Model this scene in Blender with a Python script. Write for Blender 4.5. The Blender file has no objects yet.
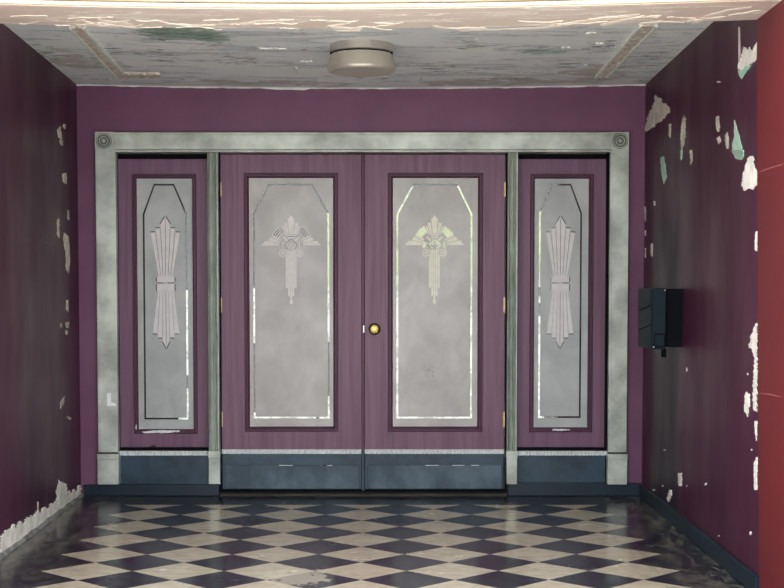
import bpy, bmesh, math, random
from mathutils import Vector, noise
from mathutils.geometry import tessellate_polygon

random.seed(7)
C = bpy.context.scene.collection
# ------------------------------------------------------------------ camera numbers
F, CX, PY, TH, H = 1440.0, 385.0, 367.0, math.radians(2.944), 1.31
CT, ST = math.cos(TH), math.sin(TH)

def ray(px, py):
    u = (px - CX) / F; v = (PY - py) / F
    return Vector((u, CT + v * ST, -ST + v * CT))
def at(px, py, Y):                       # point of the vertical plane at depth Y
    r = ray(px, py); t = Y / r.y
    return Vector((r.x * t, Y, H + r.z * t))
def ax(px, py, Y): return at(px, py, Y).x
def az(py, Y, px=385): return at(px, py, Y).z
def atz(px, py, z):                      # point of a horizontal plane
    r = ray(px, py); t = (z - H) / r.z
    return Vector((r.x * t, r.y * t, z))

W = 9.27                                 # plane of the entrance wall
# ------------------------------------------------------------------ materials
def s2l(c):
    return tuple((x / 255 / 12.92) if x / 255 <= .04045 else ((x / 255 + .055) / 1.055) ** 2.4 for x in c)
MATS = {}
class N:
    def __init__(s, name):
        s.m = bpy.data.materials.new(name); s.m.use_nodes = True
        s.t = s.m.node_tree; s.n = s.t.nodes; s.l = s.t.links
        s.b = s.n['Principled BSDF']; s.co = s.n.new('ShaderNodeTexCoord')
    def new(s, typ, **kw):
        x = s.n.new(typ)
        for k, v in kw.items(): setattr(x, k, v)
        return x
    def math(s, op, a, b=None, c=None, clamp=False):
        x = s.n.new('ShaderNodeMath'); x.operation = op; x.use_clamp = clamp
        for i, q in enumerate((a, b, c)):
            if q is None: continue
            if isinstance(q, (int, float)): x.inputs[i].default_value = q
            else: s.l.new(q, x.inputs[i])
        return x.outputs[0]
    def noise(s, scale, stretch=(1, 1, 1), detail=6, rough=.6, dist=0, off=(0, 0, 0)):
        mp = s.n.new('ShaderNodeMapping'); s.l.new(s.co.outputs['Object'], mp.inputs[0])
        mp.inputs['Scale'].default_value = stretch; mp.inputs['Location'].default_value = off
        x = s.n.new('ShaderNodeTexNoise'); x.inputs['Scale'].default_value = scale
        x.inputs['Detail'].default_value = detail; x.inputs['Roughness'].default_value = rough
        x.inputs['Distortion'].default_value = dist
        s.l.new(mp.outputs[0], x.inputs['Vector']); return x.outputs[0]
    def ramp(s, fac, stops):
        x = s.n.new('ShaderNodeValToRGB'); e = x.color_ramp.elements
        while len(e) < len(stops): e.new(.5)
        for q, (p, c) in zip(e, stops):
            q.position = p
            q.color = (*c, 1) if not isinstance(c, (int, float)) else (c, c, c, 1)
        s.l.new(fac, x.inputs[0]); return x.outputs[0]
    def mix(s, fac, a, b):
        x = s.n.new('ShaderNodeMix'); x.data_type = 'RGBA'
        for i, q in ((0, fac), (6, a), (7, b)):
            if isinstance(q, (int, float)): x.inputs[i].default_value = q
            elif isinstance(q, tuple): x.inputs[i].default_value = (*q, 1)
            else: s.l.new(q, x.inputs[i])
        return x.outputs[2]
    def col(s, o): s.l.new(o, s.b.inputs['Base Color'])
    def bump(s, h, strength=.2, dist=.01):
        x = s.n.new('ShaderNodeBump'); x.inputs['Strength'].default_value = strength
        x.inputs['Distance'].default_value = dist
        s.l.new(h, x.inputs['Height']); s.l.new(x.outputs[0], s.b.inputs['Normal'])
    def rough(s, v):
        if isinstance(v, (int, float)): s.b.inputs['Roughness'].default_value = v
        else: s.l.new(v, s.b.inputs['Roughness'])

def mat(name, a, b=None, scale=4, stretch=(1, 1, 1), rough=.5, spec=.3, metal=0, bump=.1, bscale=60, lo=.35, hi=.65, detail=6, bstretch=None):
    n = N(name); a = s2l(a); b = s2l(b) if b else a
    n.col(n.ramp(n.noise(scale, stretch, detail), [(lo, a), (hi, b)]))
    n.rough(rough); n.b.inputs['Metallic'].default_value = metal; n.b.inputs['Specular IOR Level'].default_value = spec
    if bump: n.bump(n.noise(bscale, bstretch or stretch, 4), bump, .004)
    MATS[name] = n.m; return n.m

M_wall = mat('plum_wall_paint', (118, 76, 102), (106, 66, 92), 2.5, rough=.42, bump=.12, bscale=35)
M_side = mat('dark_plum_wall_paint', (88, 52, 70), (70, 46, 58), 1.2, (1, 1, .35), rough=.34, bump=.2, bscale=18, detail=8)
M_red = mat('brick_red_wall_paint', (108, 34, 38), (98, 29, 36), 1.5, rough=.5, bump=.15, bscale=14)
M_silver = mat('mottled_silver_paint', (158, 162, 153), (208, 213, 202), 5, rough=.42, metal=.25, bump=.12, bscale=40, detail=8)
M_silver2 = mat('dull_green_silver_paint', (146, 154, 144), (184, 192, 180), 14, (1, 1, .3), rough=.42, metal=.25, bump=.1)
M_silver2d = mat('groove_dirt', (104, 108, 102), rough=.7, bump=0)  # darker tone for the shade painted into the rosette grooves
M_rope = mat('white_beading', (232, 234, 230), (200, 205, 205), 60, rough=.5, bump=0)
M_blue = mat('slate_blue_paint', (32, 50, 64), (56, 76, 90), 5, rough=.35, bump=.15, bscale=25, detail=9)
M_kick = mat('scuffed_slate_kick_plate', (50, 68, 80), (84, 102, 114), 4, (1, 1, .8), rough=.35, bump=.2, bscale=25, detail=10, lo=.42, hi=.6)
M_base = mat('dark_teal_baseboard_paint', (15, 30, 42), (24, 42, 54), 6, rough=.35, bump=.12)
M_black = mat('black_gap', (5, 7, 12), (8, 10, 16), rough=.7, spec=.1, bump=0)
M_plast = mat('bare_white_plaster', (250, 243, 232), (206, 204, 192), 12, rough=.9, bump=.4, bscale=50, detail=8)
M_plastd = mat('weathered_bare_plaster', (222, 214, 200), (176, 168, 156), 16, rough=.9, bump=.4, bscale=50)
M_mint = mat('old_mint_green_paint', (150, 196, 172), (188, 208, 190), 18, rough=.7, bump=.1)
M_brass = mat('polished_brass', (244, 214, 120), (250, 226, 140), 20, rough=.38, metal=.6, bump=0)
M_brassd = mat('aged_brass', (196, 174, 126), (220, 200, 156), 40, rough=.4, metal=.8, bump=0)
M_darkm = mat('dark_bronze', (44, 34, 28), (60, 46, 36), 20, rough=.4, metal=.6, bump=0)
M_pew = mat('brushed_pewter', (190, 184, 174), (206, 200, 190), 8, rough=.3, metal=.75, bump=0)
M_shade = mat('satin_metal_shade', (186, 178, 164), (200, 192, 178), 5, rough=.36, metal=.45, bump=0)
M_mail = mat('black_mailbox_enamel', (20, 34, 42), (24, 38, 46), 5, rough=.5, spec=.12, metal=0, bump=0)
M_tape = mat('white_tape', (246, 246, 242), rough=.6, bump=0)
M_conc = mat('pale_concrete_pavement', (200, 198, 192), (184, 182, 176), 2, rough=.85, bump=.3, bscale=30)
M_curb = mat('grimy_mortar_fillet', (150, 150, 142), (84, 86, 86), 9, rough=.6, bump=.5, bscale=30)
M_hall = mat('dim_hall_paint', (46, 44, 48), (34, 34, 38), 2, rough=.8, bump=0)
M_flakeg = mat('grey_paint_flake', (190, 180, 176), (146, 150, 150), 15, rough=.7, bump=.2)
M_flakew = mat('pale_paint_flake', (238, 240, 232), (214, 218, 212), 15, rough=.7, bump=.2)
M_flakeb = mat('bare_board', (160, 152, 140), (116, 112, 106), 25, (3, .4, 1), rough=.8, bump=.3)
M_thr = mat('worn_threshold', (96, 92, 82), (60, 60, 58), 18, (.3, 1, 1), rough=.5, metal=.3, bump=.2)

# left wall streaks / patches of darker touch up on side walls
def touch_wall(name, base1, base2, patch, boxes, axis_y=True):
    n = N(name)
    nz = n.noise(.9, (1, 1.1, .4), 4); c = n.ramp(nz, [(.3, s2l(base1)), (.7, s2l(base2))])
    sp = n.new('ShaderNodeSeparateXYZ'); n.l.new(n.co.outputs['Object'], sp.inputs[0])
    wob = n.math('MULTIPLY', n.noise(6, (1, 1, 1), 4), .03)
    y = n.math('ADD', sp.outputs[1], wob); z = n.math('ADD', sp.outputs[2], wob)
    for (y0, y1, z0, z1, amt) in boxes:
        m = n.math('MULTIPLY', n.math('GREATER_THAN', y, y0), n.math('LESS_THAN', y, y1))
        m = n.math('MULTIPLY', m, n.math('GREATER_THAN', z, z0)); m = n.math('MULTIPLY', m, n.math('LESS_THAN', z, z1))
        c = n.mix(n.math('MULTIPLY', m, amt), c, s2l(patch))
    scuff = n.ramp(n.noise(3, (.4, .4, 1.4), 10, .72, .8, (3, 1, 2)), [(.60, 0.0), (.74, .22)])
    c = n.mix(scuff, c, s2l((120, 92, 100)))
    n.col(c); n.rough(n.ramp(n.noise(2, (1, 1, .4), 5), [(.3, .28), (.7, .5)])); n.bump(n.noise(14, (1, 1, .8), 6), .12, .005); n.b.inputs['Specular IOR Level'].default_value = .12
    return n.m

# doors: painted grained wood
def grain_mat(name, a, b, c):
    n = N(name)
    g = n.noise(26, (1, 1, .045), 8, .62, .6)
    cc = n.ramp(g, [(.34, s2l(a)), (.5, s2l(b)), (.68, s2l(c))])
    big = n.noise(1.6, (1, 1, .6), 4)
    cc = n.mix(n.math('MULTIPLY', big, .3), cc, s2l(b))
    n.col(cc); n.rough(.42); n.b.inputs['Specular IOR Level'].default_value = .3; n.bump(g, .25, .003); return n.m
M_door = grain_mat('plum_painted_wood', (106, 72, 92), (122, 86, 106), (134, 99, 119))
M_doors = grain_mat('plum_painted_sidelight_wood', (102, 70, 92), (116, 82, 104), (124, 92, 112))
M_mould = mat('deep_plum_moulding_paint', (88, 50, 72), (80, 44, 64), 10, rough=.4, bump=.08)

def frost(name, a, b, c):
    n = N(name)
    cl = n.noise(5, (1, 1, .8), 5, .55, .4); fine = n.noise(220, (1, 1, 1), 2)
    cc = n.ramp(cl, [(.32, s2l(a)), (.5, s2l(b)), (.68, s2l(c))])
    cc = n.mix(n.math('MULTIPLY', fine, .12), cc, s2l(c))
    n.col(cc); n.rough(.38); n.b.inputs['Transmission Weight'].default_value = .0
    return n.m
M_frost = frost('frosted_glass', (166, 161, 158), (180, 175, 171), (194, 190, 186))
M_frost2 = frost('frosted_glass_cool', (160, 163, 161), (172, 175, 173), (184, 186, 184))
M_etch = mat('deep_etched_glass', (232, 226, 220), (218, 212, 206), 30, rough=.45, bump=0)
M_etch3 = mat('etched_sheaf_glass', (226, 221, 219), (214, 209, 208), 14, rough=.45, bump=0)
M_etch2 = mat('deep_etched_glass_pale_green', (240, 238, 218), (228, 226, 206), 30, rough=.45, bump=0)
n = N('clear_glass'); n.b.inputs['Transmission Weight'].default_value = 1; n.b.inputs['Base Color'].default_value = (.92, .96, .93, 1)
n.rough(.02); n.b.inputs['IOR'].default_value = 1.45; M_glass = n.m

# relief border of the ceiling
n = N('embossed_border_paint')
v = n.new('ShaderNodeTexVoronoi'); v.inputs['Scale'].default_value = 26; n.l.new(n.co.outputs['Object'], v.inputs['Vector'])
c = n.ramp(v.outputs['Distance'], [(.1, s2l((250, 244, 234))), (.6, s2l((206, 194, 180)))])
n.col(c); n.rough(.7); n.bump(v.outputs['Distance'], .9, .02); M_emb = n.m

# cream beam with crazed plaster
n = N('cream_beam_paint')
c = n.ramp(n.noise(1.5, (1, 1, 1), 4), [(.35, s2l((218, 202, 189))), (.65, s2l((209, 193, 182)))])
cr = n.noise(3.2, (.7, 4.5, 1), 6, .62, .8, (2, 3, 1))
c = n.mix(n.ramp(cr, [(.55, 0.0), (.56, 1.0), (.575, 1.0), (.60, 0.0)]), c, s2l((255, 250, 236)))
n.col(c); n.rough(.55); n.bump(cr, .3, .01); M_beam = n.m
M_white = mat('white_filler', (246, 236, 220), (238, 226, 210), 3, rough=.5, bump=.05)
M_cream = mat('cream_trim_paint', (236, 222, 198), (226, 212, 188), 3, rough=.5, bump=.05)

# ------------------------------------------------------------------ mesh helpers
def link(name, bm, m, parent=None, smooth=False, bevel=0):
    me = bpy.data.meshes.new(name)
    bmesh.ops.remove_doubles(bm, verts=bm.verts, dist=1e-6)
    bmesh.ops.recalc_face_normals(bm, faces=bm.faces)
    bm.to_mesh(me); bm.free(); me.materials.append(m)
    if smooth:
        for p in me.polygons: p.use_smooth = True
    o = bpy.data.objects.new(name, me); C.objects.link(o)
    if bevel:
        b = o.modifiers.new('bevel', 'BEVEL'); b.width = bevel; b.segments = 2; b.limit_method = 'ANGLE'
    if smooth:
        try: me.set_sharp_from_angle(angle=math.radians(40))
        except Exception: pass
    if parent: o.parent = parent; o.matrix_parent_inverse = parent.matrix_world.inverted() if False else o.matrix_parent_inverse
    return o
def empty(name, label, cat=None, kind=None, group=None):
    o = bpy.data.objects.new(name, None); C.objects.link(o); o.empty_display_size = .1
    return tag(o, label, cat, kind, group)
def tag(o, label=None, cat=None, kind=None, group=None):
    if label: o['label'] = label
    if cat: o['category'] = cat
    if kind: o['kind'] = kind
    if group: o['group'] = group
    return o
def box(bm, x0, x1, y0, y1, z0, z1):
    vs = [bm.verts.new(p) for p in ((x0, y0, z0), (x1, y0, z0), (x1, y1, z0), (x0, y1, z0), (x0, y0, z1), (x1, y0, z1), (x1, y1, z1), (x0, y1, z1))]
    for f in ((0, 1, 2, 3), (4, 5, 6, 7), (0, 1, 5, 4), (1, 2, 6, 5), (2, 3, 7, 6), (3, 0, 4, 7)):
        bm.faces.new([vs[i] for i in f])
def B(): return bmesh.new()
def hexa(bm, bot, top):                   # two quads of 3D points
    vb = [bm.verts.new(p) for p in bot]; vt = [bm.verts.new(p) for p in top]; n_ = len(vb)
    bm.faces.new(vb); bm.faces.new(vt)
    for i in range(n_): bm.faces.new([vb[i], vb[(i + 1) % n_], vt[(i + 1) % n_], vt[i]])
def ring(bm, x0, x1, z0, z1, prof, close=False):
    """mitred rectangular moulding: prof = [(inset, y)...]"""
    loops = []
    for ins, y in prof:
        loops.append([bm.verts.new(p) for p in ((x0 + ins, y, z0 + ins), (x1 - ins, y, z0 + ins), (x1 - ins, y, z1 - ins), (x0 + ins, y, z1 - ins))])
    for a, b in zip(loops, loops[1:] + (loops[:1] if close else [])):
        for i in range(4): bm.faces.new([a[i], a[(i + 1) % 4], b[(i + 1) % 4], b[i]])
def lathe(bm, c, prof, axis='z', seg=40):
    rings = []
    for r, h in prof:
        L = []
        for i in range(seg):
            t = 2 * math.pi * i / seg; u, v = r * math.cos(t), r * math.sin(t)
            p = (c[0] + u, c[1] + v, c[2] + h) if axis == 'z' else (c[0] + u, c[1] + h, c[2] + v)
            L.append(bm.verts.new(p))
        rings.append(L)
    for a, b in zip(rings, rings[1:]):
        for i in range(seg): bm.faces.new([a[i], a[(i + 1) % seg], b[(i + 1) % seg], b[i]])
    for L in (rings[0], rings[-1]): bm.faces.new(L)
def extr(bm, loops, y0, y1):
    """loops of (x,z): first outer, rest holes; slab between y0 (front) and y1"""
    L3 = [[Vector((x, z, 0)) for x, z in lp] for lp in loops]
    tris = tessellate_polygon(L3)
    flat = [p for lp in loops for p in lp]
    vf = [bm.verts.new((x, y0, z)) for x, z in flat]; vb = [bm.verts.new((x, y1, z)) for x, z in flat]
    for t in tris:
        try:
            bm.faces.new([vf[i] for i in t]); bm.faces.new([vb[i] for i in reversed(t)])
        except ValueError: pass
    k = 0
    for lp in loops:
        m_ = len(lp)
        for i in range(m_):
            a, b = k + i, k + (i + 1) % m_
            try: bm.faces.new([vf[a], vf[b], vb[b], vb[a]])
            except ValueError: pass
        k += m_

def rough_poly(pts, amp=.8, step=2.5):
    out = []
    for i, p in enumerate(pts):
        q = pts[(i + 1) % len(pts)]; dx, dy = q[0] - p[0], q[1] - p[1]; L = math.hypot(dx, dy)
        k = max(1, int(L / step))
        for j in range(k):
            t = j / k; a = random.uniform(-amp, amp) if j else random.uniform(-amp, amp) * .4
            out.append((p[0] + dx * t - dy / (L + 1e-6) * a, p[1] + dy * t + dx / (L + 1e-6) * a))
    return out
def patch(bm, pts, proj, nrm, th=.003):
    """irregular flat flake lying on a surface; proj maps a photo point to that surface"""
    P = [proj(*p) for p in pts]
    c = sum(P, Vector()) / len(P); n_ = Vector(nrm)
    tri = tessellate_polygon([P])
    vf = [bm.verts.new(p + n_ * th) for p in P]; vb = [bm.verts.new(p + n_ * .0002) for p in P]
    for t in tri:
        try: bm.faces.new([vf[i] for i in t])
        except ValueError: pass
    for i in range(len(P)):
        try: bm.faces.new([vf[i], vf[(i + 1) % len(P)], vb[(i + 1) % len(P)], vb[i]])
        except ValueError: pass

# ------------------------------------------------------------------ shell geometry
XLb = ax(79, 299, W); p = atz(0, 557, 0); kL = (p.x - XLb) / (p.y - W)
XRb = ax(643.5, 299, W); p = atz(747, 588, 0); kR = (p.x + .02 - XRb) / (p.y - W)
def XL(y): return XLb + kL * (y - W)
def XR(y): return XRb + kR * (y - W)
def onside(Xb, k):
    def f(px, py):
        r = ray(px, py); t = (Xb - k * W) / (r.x - k * r.y)
        return Vector((r.x * t, r.y * t, H + r.z * t))
    return f
onL, onR = onside(XLb, kL), onside(XRb, kR)
nL = Vector((1, -kL, 0)).normalized(); nR = Vector((-1, kR, 0)).normalized()
zcb = az(84.5, W); zf = .5 * (onL(8, 25.5).z + onR(712, 24.5).z); yf = .5 * (onL(8, 25.5).y + onR(712, 24.5).y)
kC = (zf - zcb) / (yf - W)
def ZC(x, y):
    s = (x - .5 * (XLb + XRb)) / (.5 * (XRb - XLb))
    return zcb + kC * (y - W) - .022 * max(0, 1 - s * s)
def onC(px, py):
    z = zcb
    for _ in range(8):
        q = atz(px, py, z); z = ZC(q.x, q.y)
    return q
pB = onR(758, 19.5)                       # far lower corner of the beam on the right wall
YB = pB.y; YBb = onR(757.5, 588).y - .05; 
def ZB(x):                                # lower edge of the beam sags a little
    s = (x + .1) / 1.75
    return pB.z - .035 * max(0, 1 - s * s) - .011 * max(0, min(1, (.8 - x) / 2.4))
YN = YB - .43
YFAC = YB - 1.1
print('GEO', XLb, kL, XRb, kR, 'ceil', zcb, kC, 'beam', YB, pB.z, 'XR', XR(YB))

# ceiling paint: grey, peeling
n = N('peeling_grey_ceiling_paint')
c = n.ramp(n.noise(1.7, (1, 1, 1), 5), [(.3, s2l((226, 232, 236))), (.65, s2l((244, 245, 243)))])
crk = n.noise(3.0, (.4, 1.6, 1), 12, .72, 1.4)
c = n.mix(n.ramp(crk, [(.53, 0.0), (.537, .7)]), c, s2l((204, 212, 216)))
c = n.mix(n.ramp(crk, [(.520, 0.0), (.524, .9), (.530, .9), (.534, 0.0)]), c, s2l((250, 250, 244)))
c = n.mix(n.ramp(crk, [(.560, 0.0), (.564, .9), (.570, .9), (.575, 0.0)]), c, s2l((110, 116, 114)))
sp = n.new('ShaderNodeSeparateXYZ'); n.l.new(n.co.outputs['Object'], sp.inputs[0])
ns1 = n.noise(11, (.6, 1.5, 1), 12, .78, 1.0); ns2 = n.noise(16, (.5, 1.6, 1), 10, .78, .6, (3, 7, 0)); ns3 = n.noise(5, (.7, 1.4, 1), 12, .7, .8, (8, 1, 0))
def spots(c, lst, col, nz, th, amp=5.0, mixv=.85):
    tot = None
    for cx, cy, rx, ry in lst:
        q = onC(cx, cy); wx = rx / (F / q.y); wy = abs(onC(cx, cy + ry).y - onC(cx, cy - ry).y) / 2
        d1 = n.math('POWER', n.math('DIVIDE', n.math('SUBTRACT', sp.outputs[0], q.x), wx), 2)
        d2 = n.math('POWER', n.math('DIVIDE', n.math('SUBTRACT', sp.outputs[1], q.y), wy), 2)
        v = n.math('SUBTRACT', 1, n.math('ADD', d1, d2), clamp=True)
        tot = v if tot is None else n.math('MAXIMUM', tot, v)
    m = n.math('GREATER_THAN', n.math('ADD', n.math('MULTIPLY', tot, .55), nz), th)
    m = n.math('MULTIPLY', m, n.math('GREATER_THAN', tot, .001))
    return n.mix(n.math('MULTIPLY', m, mixv), c, s2l(col)), m
ns1, ns2, ns3 = [n.math('MULTIPLY', n.math('SUBTRACT', q_, .5), 3.2) for q_ in (ns1, ns2, ns3)]
c, m = spots(c, [(252, 47, 26, 5), (200, 46, 40, 8), (300, 50, 26, 2.5), (466, 50, 30, 3), (590, 34, 26, 5), (420, 80, 20, 4), (380, 76, 26, 4), (250, 66, 60, 8), (60, 50, 40, 12)], (240, 244, 236), ns3, .5, mixv=.9)
c, m = spots(c, [(600, 74, 44, 14), (500, 82, 90, 4.5), (250, 82, 110, 3), (108, 62, 22, 12), (70, 60, 30, 14)], (190, 182, 172), ns3, .34, mixv=.75)
c, m = spots(c, [(180, 33, 52, 9), (210, 37, 26, 8)], (120, 152, 128), ns1, .26, mixv=.85)
c, m = spots(c, [(546, 52, 34, 5)], (176, 212, 198), ns1, .46)
c, m = spots(c, [(170, 36, 70, 10), (160, 56, 34, 12), (115, 50, 14, 10), (218, 46, 30, 5), (240, 60, 60, 10), (500, 79, 60, 4), (440, 67, 40, 7), (560, 65, 50, 9), (540, 51, 50, 7), (470, 48, 30, 5), (602, 46, 40, 12), (650, 58, 30, 18), (300, 49, 14, 5), (382, 78, 50, 5), (45, 55, 30, 20)], (72, 82, 80), ns2, .62, mixv=.85)
n.col(c); n.rough(.65); n.bump(crk, .5, .02); M_ceil = n.m


# floor ------------------------------------------------------------------
D = .431
node = atz(361.8, 532.9, 0)
yedge = atz(385, 504.8, 0).y
n = N('diagonal_chequer_tiles')
sp = n.new('ShaderNodeSeparateXYZ'); n.l.new(n.co.outputs['Object'], sp.inputs[0])
w = n.math('MULTIPLY', n.math('SUBTRACT', n.noise(3, (1, 1, 1), 2), .5), .008)
dx = n.math('ADD', n.math('SUBTRACT', sp.outputs[0], node.x), w); dy = n.math('SUBTRACT', sp.outputs[1], node.y)
rot = math.radians(.7)
rx = n.math('ADD', n.math('MULTIPLY', dx, math.cos(rot)), n.math('MULTIPLY', dy, math.sin(rot)))
ry = n.math('SUBTRACT', n.math('MULTIPLY', dy, math.cos(rot)), n.math('MULTIPLY', dx, math.sin(rot) * .35))
a = n.math('DIVIDE', n.math('ADD', rx, ry), D); b = n.math('DIVIDE', n.math('SUBTRACT', ry, rx), D)
fa = n.math('FLOOR', a); fb = n.math('FLOOR', b)
par = n.math('MODULO', n.math('ADD', n.math('ADD', fa, fb), 200), 2)
light = n.math('LESS_THAN', par, .5)
light = n.math('MULTIPLY', light, n.math('LESS_THAN', n.math('ABSOLUTE', rx), 3.5 * D))
light = n.math('MULTIPLY', light, n.math('LESS_THAN', sp.outputs[1], yedge))
# joints
ja = n.math('ABSOLUTE', n.math('SUBTRACT', n.math('FRACT', a), .5)); jb = n.math('ABSOLUTE', n.math('SUBTRACT', n.math('FRACT', b), .5))
joint = n.math('GREATER_THAN', n.math('MAXIMUM', ja, jb), .494)
cv = n.new('ShaderNodeCombineXYZ'); n.l.new(fa, cv.inputs[0]); n.l.new(fb, cv.inputs[1])
wn = n.new('ShaderNodeTexWhiteNoise'); n.l.new(cv.outputs[0], wn.inputs['Vector'])
vein = n.noise(9, (1, 2.2, 1), 9, .68, 1.0)
lc = n.ramp(vein, [(.3, s2l((158, 146, 126))), (.5, s2l((186, 175, 152))), (.72, s2l((202, 192, 170)))])
lc = n.mix(n.math('MULTIPLY', wn.outputs[0], .3), lc, s2l((180, 158, 136)))
dc = n.ramp(n.noise(5, (1, 1, 1), 7), [(.35, s2l((24, 25, 36))), (.7, s2l((38, 40, 54)))])
c = n.mix(light, dc, lc)
c = n.mix(n.math('MULTIPLY', joint, .6), c, s2l((58, 54, 54)))
# grime, greyer towards the edges of the porch, where feet do not go
edge = n.math('SUBTRACT', n.math('ABSOLUTE', n.math('SUBTRACT', sp.outputs[0], .5 * (XLb + XRb) - .0)), 1.25)
edge = n.math('MULTIPLY', edge, 2.2, clamp=True)
gn = n.math('ADD', n.math('MULTIPLY', n.math('SUBTRACT', n.noise(4, (1.4, .6, 1), 12, .75, 2.2, (4, 2, 0)), .5), 3), .46)
gr = n.math('MULTIPLY', n.ramp(gn, [(.46, 0.0), (.56, .7)]), n.math('ADD', edge, .03), clamp=True)
c = n.mix(gr, c, s2l((112, 108, 92)))
# scraped patch of old glue
pw = atz(297, 577, 0)
d1 = n.math('POWER', n.math('DIVIDE', n.math('SUBTRACT', sp.outputs[0], pw.x), .18), 2); d2 = n.math('POWER', n.math('DIVIDE', n.math('SUBTRACT', sp.outputs[1], pw.y), .22), 2)
dd = n.math('ADD', n.math('ADD', d1, d2), n.math('MULTIPLY', n.math('SUBTRACT', n.noise(14, (1, 1, 1), 6), .5), 4))
c = n.mix(n.math('MULTIPLY', n.math('LESS_THAN', dd, .7), .55), c, s2l((200, 190, 168)))
n.col(c)
n.rough(n.ramp(n.noise(3, (1, 1, 1), 7, .6), [(.3, .13), (.7, .3)]))
n.b.inputs['Specular IOR Level'].default_value = .18
n.bump(n.noise(7, (1, 1, 1), 5), .05, .01)
M_floor = n.m
bm = B(); box(bm, XL(YFAC) - .4, XR(YFAC) + .5, YFAC - .25, W + .02, -.12, 0)
tag(link('floor', bm, M_floor), 'porch floor of dark and beige tiles laid as diamonds', 'floor', 'structure')
bm = B(); box(bm, -14, 14, -12, YFAC - .25, -.3, -.05)
tag(link('ground', bm, M_conc), 'grey pavement outside the porch', 'pavement', 'structure')

# side walls ---------------------------------------------------------------
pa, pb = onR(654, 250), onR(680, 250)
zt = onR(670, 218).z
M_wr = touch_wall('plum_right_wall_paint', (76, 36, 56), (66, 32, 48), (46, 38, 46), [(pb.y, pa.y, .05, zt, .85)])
pc, pd = onL(22, 300), onL(66, 300)
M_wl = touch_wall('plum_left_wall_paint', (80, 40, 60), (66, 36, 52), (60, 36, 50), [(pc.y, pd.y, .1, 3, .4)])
def sidewall(name, m, X, out, label, y0=None):
    y0 = YB - .3
    bm = B()
    hexa(bm, [(X(y0), y0, -.1), (X(W + .1), W + .1, -.1), (X(W + .1) + out, W + .1, -.1), (X(y0) + out, y0, -.1)],
         [(X(y0), y0, 3.2), (X(W + .1), W + .1, 3.2), (X(W + .1) + out, W + .1, 3.2), (X(y0) + out, y0, 3.2)])
    return tag(link(name, bm, m), label, 'wall', 'structure')
wl = sidewall('wall_left', M_wl, XL, -.3, 'dark plum left wall of the porch with plaster crumbling along its foot')
wr = sidewall('wall_right', M_wr, XR, .3, 'dark plum right wall of the porch with patches of flaked paint')

def pier(name, X, s, label):
    bm = B(); i = .006
    x0 = X(YB); x1 = X(YFAC)
    if s > 0: q = [(x0 - i, YB, 0), (x0 + 3, YB, 0), (x1 + 3, YFAC, 0), (x1 - i, YFAC, 0)]
    else: q = [(x0 + i, YB, 0), (x0 - 3, YB, 0), (x1 - 3, YFAC, 0), (x1 + i, YFAC, 0)]
    lean = lambda y, z: (YBb + (YB - YBb) * z / pB.z) if y == YB else y
    hexa(bm, [(X(lean(b, 0)) - s * i if abs(a) < 2.5 else a, lean(b, 0), 0) for a, b, _ in q], [(X(lean(b, 3.6)) - s * i if abs(a) < 2.5 else a, lean(b, 3.6), 3.6) for a, b, _ in q])
    return tag(link(name, bm, M_red), label, 'wall', 'structure')
pr = pier('wall_pier_right', XR, 1, 'brick red pier at the right mouth of the porch')
pier('wall_pier_left', XL, -1, 'brick red pier at the left mouth of the porch')
# faint scratches on the red pier
def onP(px, py):
    q = onR(px, py); return q - nR * 0 + nR * .006
bm = B()
for pts in ([(762, 171), (770, 168), (784, 164), (784, 164.8), (770, 169), (762, 172)], [(761, 393), (772, 394), (782, 396.5), (782, 397.2), (772, 395), (761, 393.6)]):
    patch(bm, pts, onP, nR, .001)
link('scratch', bm, mat('faded_scratch', (160, 92, 88), rough=.7, bump=0), pr)

# entrance wall, a mesh round the door opening --------------------------------
fx0, fx1 = ax(95, 132, W), ax(629, 132, W); fz1 = az(132, W)
ox0, ox1 = ax(114, 300, W) , ax(611, 300, W); oz1 = az(152, W)
def xp(px, y=W, py=300): return ax(px, py, y)
bm = B()
box(bm, XLb - .2, ox0, W, W + .14, -.1, 3.2); box(bm, ox1, XRb + .2, W, W + .14, -.1, 3.2); box(bm, ox0, ox1, W, W + .14, oz1, 3.2)
wb = tag(link('wall_back', bm, M_wall), 'plum wall around the silver framed entrance', 'wall', 'structure')

# ceiling -------------------------------------------------------------------
bm = B(); nx, ny = 24, 10; g = []
for j in range(ny + 1):
    y = YB - .05 + (W + .02 - YB + .05) * j / ny; row = []
    for i in range(nx + 1):
        x = XL(y) - .02 + (XR(y) - XL(y) + .04) * i / nx; row.append(bm.verts.new((x, y, ZC(x, y))))
    g.append(row)
for j in range(ny):
    for i in range(nx): bm.faces.new([g[j][i], g[j][i + 1], g[j + 1][i + 1], g[j + 1][i]])
r = bmesh.ops.extrude_face_region(bm, geom=bm.faces[:])
for v in [e for e in r['geom'] if isinstance(e, bmesh.types.BMVert)]: v.co.z += .2
ce = tag(link('ceiling', bm, M_ceil, smooth=False), 'grey porch ceiling with peeling paint and an embossed border', 'ceiling', 'structure')
nC = Vector((0, 0, -1))
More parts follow.
